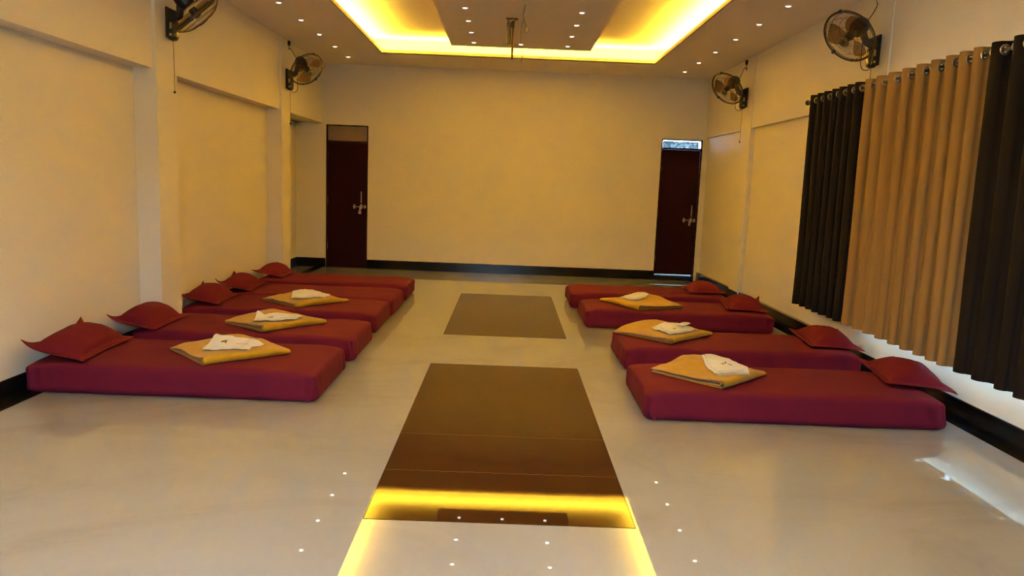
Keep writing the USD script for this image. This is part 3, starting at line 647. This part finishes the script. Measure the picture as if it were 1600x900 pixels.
# ------------------------------------------------------------------ wall fans
def wall_fan(label, s, y, face, C, az, el, cord_top, loop):
    """s = +1 on the right wall, -1 on the left; C = centre of the cage; axis points into the room and down"""
    t = thing('wall_fan', label, 'fan', (face, y, 2.77)); O = np.array([face, y, 2.77])
    C = np.array(C) - O
    a = np.array([-s * math.cos(az) * math.cos(el), -math.sin(az) * math.cos(el), -math.sin(el)])
    u = np.cross(a, [0, 0, 1.0]); u /= np.linalg.norm(u); w = np.cross(u, a)
    M = frame_mat(C, u, w, a)      # local z = fan axis
    def put(m): m = m.copy(); m.apply_transform(M); return m
    R = 0.232
    # wall plate and control box
    x0, x1 = sorted((0.0, -s * 0.022))
    obj('wall_plate', cbox(x0, x1, -0.045, 0.045, -0.13, 0.13, 0.006), 'black_plastic', t, 30)
    bx = -s * 0.048
    cb = m3.Manifold.batch_hull([m3.Manifold.sphere(0.036, 24).translate((bx + dx, dy, z)) for dx in (-0.006, 0.006) for dy in (-0.012, 0.012) for z in (-0.115, -0.005)])
    cbx = obj('control_box', cb, 'black_plastic', t, 40)
    fs = -0.046                      # face of the box towards the camera
    obj('speed_slider', cbox(bx - 0.010, bx + 0.010, fs - 0.006, fs + 0.004, -0.055, 0.0, 0.003), 'badge_silver', cbx)
    kn = lathe([(0, 0), (0.012, 0), (0.011, 0.010), (0, 0.012)], 16); kn.apply_transform(frame_mat((bx, fs + 0.002, -0.105), (1, 0, 0), (0, 0, 1), (0, -1, 0))); obj('control_knob', kn, 'badge_silver', cbx, 40)
    # arm from the plate to the motor, motor housing
    piv = C - a * 0.185
    obj('arm', m3.Manifold.batch_hull([m3.Manifold.sphere(0.034, 20).translate((-s * 0.02, 0, z)) for z in (0.03, 0.09)] + [m3.Manifold.sphere(0.028, 20).translate((-s * 0.11, 0, 0.06))]) +
        m3.Manifold.batch_hull([m3.Manifold.sphere(0.028, 20).translate((-s * 0.11, 0, 0.06)), m3.Manifold.sphere(0.032, 20).translate(tuple(piv - np.array([0, 0, 0.03])))]), 'black_plastic', t, 40)
    obj('motor_housing', put(lathe([(0, -0.235), (0.040, -0.230), (0.066, -0.205), (0.074, -0.165), (0.074, -0.115), (0.060, -0.085), (0, -0.080)], 28)), 'black_plastic', t, 40)
    # cage
    def cage(z_edge, z_mid, r_mid, nw):
        ms = []
        for k in range(nw):
            th = 2 * np.pi * k / nw; c_, s_ = math.cos(th), math.sin(th); pts = []
            for f in np.linspace(0, 1, 9):
                r = r_mid + (R - r_mid) * f; z = z_mid + (z_edge - z_mid) * (f ** 2.6); pts.append((r * c_, r * s_, z))
            ms.append(tube(pts, 0.0011, 3))
        for f in (0.45, 0.8):
            r = r_mid + (R - r_mid) * f; z = z_mid + (z_edge - z_mid) * (f ** 2.6)
            ms.append(tube([(r * math.cos(q), r * math.sin(q), z) for q in np.linspace(0, 2 * np.pi, 49)[:-1]], 0.0016, 4, True))
        return cat_(ms)
    circ = lambda r, z, tr, n=6: tube([(r * math.cos(q), r * math.sin(q), z) for q in np.linspace(0, 2 * np.pi, 65)[:-1]], tr, n, True)
    obj('front_cage', put(cage(0.012, 0.085, 0.045, 72)), 'fan_wire', t)
    obj('rear_cage', put(cage(-0.012, -0.085, 0.07, 60)), 'fan_wire', t)
    crg = obj('cage_ring', put(cat_([circ(R + 0.002, 0.0, 0.0075, 8), circ(R - 0.004, 0.014, 0.003), circ(R - 0.004, -0.014, 0.003)])), 'fan_wire', t, True)
    clip = [cbox(-0.012, 0.012, R - 0.006, R + 0.014, -0.018, 0.018, 0.003)]
    for q in (0.0, 2.1, 4.2):
        m_ = clip[0].copy(); m_.apply_transform(trimesh.transformations.rotation_matrix(q, (0, 0, 1))); obj('clip', put(m_), 'black_plastic', crg)
    bdg = obj('badge', put(lathe([(0, 0.078), (0.046, 0.080), (0.048, 0.086), (0.044, 0.090), (0, 0.091)], 28)), 'fan_badge', t, 40)
    bd = [circ(0.040, 0.092, 0.0016, 5)]
    for k in range(12):
        q = 2 * np.pi * k / 12; bd.append(tube([(0.022 * math.cos(q), 0.022 * math.sin(q), 0.0922), (0.036 * math.cos(q), 0.036 * math.sin(q), 0.0922)], 0.0018, 4))
    obj('badge_emblem', put(cat_(bd)), 'badge_silver', bdg)
    # three broad blades and hub
    obj('hub', put(lathe([(0, -0.06), (0.034, -0.058), (0.038, 0.0), (0.030, 0.028), (0, 0.036)], 24)), 'black_plastic', t, 40)
    for k in range(3):
        rr = np.linspace(0.030, 0.205, 10); V = []
        for tt in (0, 1):
            for r in rr:
                f = (r - 0.03) / 0.175; half = 0.30 + 0.42 * math.sin(math.pi * (0.12 + 0.75 * f)) ; 
                for g in np.linspace(-1, 1, 9):
                    th = 2 * np.pi * k / 3 + 0.35 * f + g * half * (0.8 if f < 0.98 else 0.75)
                    V.append((r * math.cos(th), r * math.sin(th), -0.028 * g * (1 - 0.3 * f) - 0.012 + tt * 0.0022))
        idx = np.arange(180).reshape(2, 10, 9); F = []
        q1 = np.stack([idx[0, :-1, :-1], idx[0, 1:, :-1], idx[0, 1:, 1:], idx[0, :-1, 1:]], -1).reshape(-1, 4); F += [q1[:, ::-1], q1 + 90]
        ring_ = list(idx[0, :, 0]) + list(idx[0, -1, 1:]) + list(idx[0, ::-1, -1][1:]) + list(idx[0, 0, ::-1][1:-1])
        F.append(np.array([(p, q_, q_ + 90, p + 90) for p, q_ in zip(ring_, ring_[1:] + ring_[:1])]))
        F = np.vstack(F); obj('blade', put(trimesh.Trimesh(V, np.vstack([F[:, [0, 1, 2]], F[:, [0, 2, 3]]]), process=False)), 'fan_blade', t, 40)
    # pull cord with its bead, power cords
    cl = 0.44
    pcd = obj('pull_cord', tube(spline([(bx, 0.0, -0.14), (bx + 0.001, 0.004, -0.14 - cl / 2), (bx, 0.006, -0.14 - cl)], 14), 0.0022, 5), 'cord_brown', t)
    bead = trimesh.creation.icosphere(2, 0.011); bead.apply_translation((bx, 0.006, -0.14 - cl - 0.008)); obj('cord_bead', bead, 'cord_brown', pcd, True)
    rear = C - a * 0.225
    top = np.array(cord_top) - O
    mid = (rear + top) / 2 + np.array([s * 0.02, 0.0, 0.03])
    wcd = obj('power_cord', tube(spline([tuple(rear + np.array([0, 0, 0.0])), tuple(rear + np.array([s * 0.05, 0.0, 0.05])), tuple(mid + np.array([s * 0.03, 0, 0.02])), tuple(top + np.array([0, 0, -0.06])), tuple(top)], 40), 0.004, 6), 'cord_brown', t, True)
    obj('power_plug', cbox(top[0] - 0.016, top[0] + 0.016, top[1] - 0.014, top[1] + 0.014, top[2] - 0.005, top[2] + 0.052, 0.004), 'black_plastic', wcd)
    if loop:
        obj('loop_cord', tube(spline([(bx - s * 0.02, -0.02, -0.14), (bx - s * 0.045, -0.03, -0.175), (bx - s * 0.085, -0.03, -0.17), (bx - s * 0.105, -0.02, -0.10), tuple(np.array([bx - s * 0.10, -0.01, 0.0])), tuple(piv - np.array([0, 0, 0.05]))], 40), 0.0035, 6), 'cord_brown', t, True)
FL, FR = XL + 0.03, XR - 0.012
wall_fan('black wall fan high on the right wall above the beige curtains', 1, 6.70, FR - 0.0005, (2.85, 6.58, 2.853), 0.49, 0.67, (3.115, 6.70, 3.225), True)
wall_fan('small looking black wall fan on the far right pilaster near the glazed door', 1, 10.33, FR - 0.0005, (2.85, 10.17, 2.86), 0.58, 0.67, (3.11, 10.27, 3.20), True)
wall_fan('black wall fan on the left wall cut off by the top edge of the picture', -1, 6.78, FL + 0.0005, (-2.79, 6.79, 2.855), -0.60, 0.80, (-2.99, 6.78, 3.22), False)
wall_fan('black wall fan on the far left pilaster above the wall niche', -1, 10.30, FL + 0.0005, (-2.74, 10.20, 2.89), 0.65, 0.65, (-2.97, 10.18, 3.19), True)

# ------------------------------------------------------------------ downlights
def downlight(x, y, z, label, group):
    t = thing('downlight', label, 'downlight', (x, y, z), group=group)
    obj('trim_ring', lathe([(0.023, -0.0005), (0.038, -0.0005), (0.041, -0.004), (0.034, -0.007), (0.025, -0.006), (0.023, -0.0005)], 22), 'downlight_trim', t, 40)
    obj('lens', lathe([(0, -0.001), (0.0235, -0.001), (0.0235, -0.0035), (0.016, -0.0085), (0, -0.0105)], 20), 'downlight_glow', t, 40)
num = ['nearest the far wall', 'second from the far wall', 'third from the far wall', 'fourth from the far wall', 'fifth from the far wall', 'sixth from the far wall', 'seventh from the far wall', 'eighth from the far wall']
for k, y in enumerate([11.62, 10.76, 9.9, 9.05, 8.2, 7.36, 6.5, 5.65]):
    downlight(-2.50, y, H, f'white downlight in the left ceiling border, {num[k]}', 'downlights along the left ceiling border')
for k, y in enumerate([11.71, 10.86, 10.0, 9.13, 8.29, 7.45, 6.6, 5.75]):
    downlight(2.613, y, H, f'white downlight in the right ceiling border, {num[k]}', 'downlights along the right ceiling border')
for k, y in enumerate([10.23, 9.56, 8.90, 8.26, 7.6, 6.95, 6.3, 5.65]):
    downlight(-0.54, y, HP, f'white downlight in the left row of the centre panel, {num[k]}', 'left row on the centre panel')
    downlight(0.705, y, HP, f'white downlight in the right row of the centre panel, {num[k]}', 'right row on the centre panel')
downlight(0.084, 10.23, HP, 'single downlight in the middle of the centre panel, beyond the hanging rod', None)

# ------------------------------------------------------------------ hanging rod and loose wires on the centre panel
hx, hy = -0.045, 8.70
t = thing('hanging_fan_rod', 'brown metal rod with grey sleeve hanging from the centre ceiling panel', 'ceiling rod', (hx, hy, HP))
obj('base_plate', cbox(-0.06, 0.075, -0.04, 0.04, -0.012, -0.0005, 0.003), 'dark_metal', t)
obj('hook', tube(spline([(-0.03, 0, -0.010), (-0.03, 0, -0.05), (0.012, 0, -0.075), (0.035, 0, -0.04), (0.035, 0, -0.010)], 24), 0.006, 8), 'dark_metal', t, True)
fr_rod = obj('rod', tube([(0.018, 0, -0.03), (0.022, 0, -0.44)], 0.0125, 14), 'copper_rod', t, 40)
obj('rod_collar', tube([(0.018, 0, -0.03), (0.019, 0, -0.10)], 0.018, 14), 'dark_metal', fr_rod, 40)
obj('grey_sleeve', tube([(-0.028, 0.0, -0.05), (-0.026, 0, -0.275)], 0.026, 14), 'grey_tube', t, 40)
w1 = thing('loose_wire', 'loose dark wire with a connector hanging from the centre ceiling panel', 'wire', (0.10, 8.0, HP))
cb1 = obj('cable', tube(spline([(-0.005, 0, -0.0005), (-0.012, 0.02, -0.05), (-0.02, 0.02, -0.10), (0.004, 0.02, -0.18), (0.024, 0.02, -0.235)], 30), 0.0032, 6), 'cord_brown', w1, True)
obj('connector', tube([(0.024, 0.02, -0.225), (0.027, 0.02, -0.27)], 0.009, 8), 'black_plastic', cb1)
w2 = tag(thing('loose_wire', 'thin brown wire dangling longest beside the hanging rod', 'wire', (0.085, 8.7, HP)))
obj('cable', tube(spline([(0.0, 0, -0.0005), (-0.018, 0, -0.10), (-0.020, 0, -0.22), (-0.004, 0, -0.33), (-0.006, 0, -0.47)], 36), 0.0028, 6), 'cord_brown', w2, True)
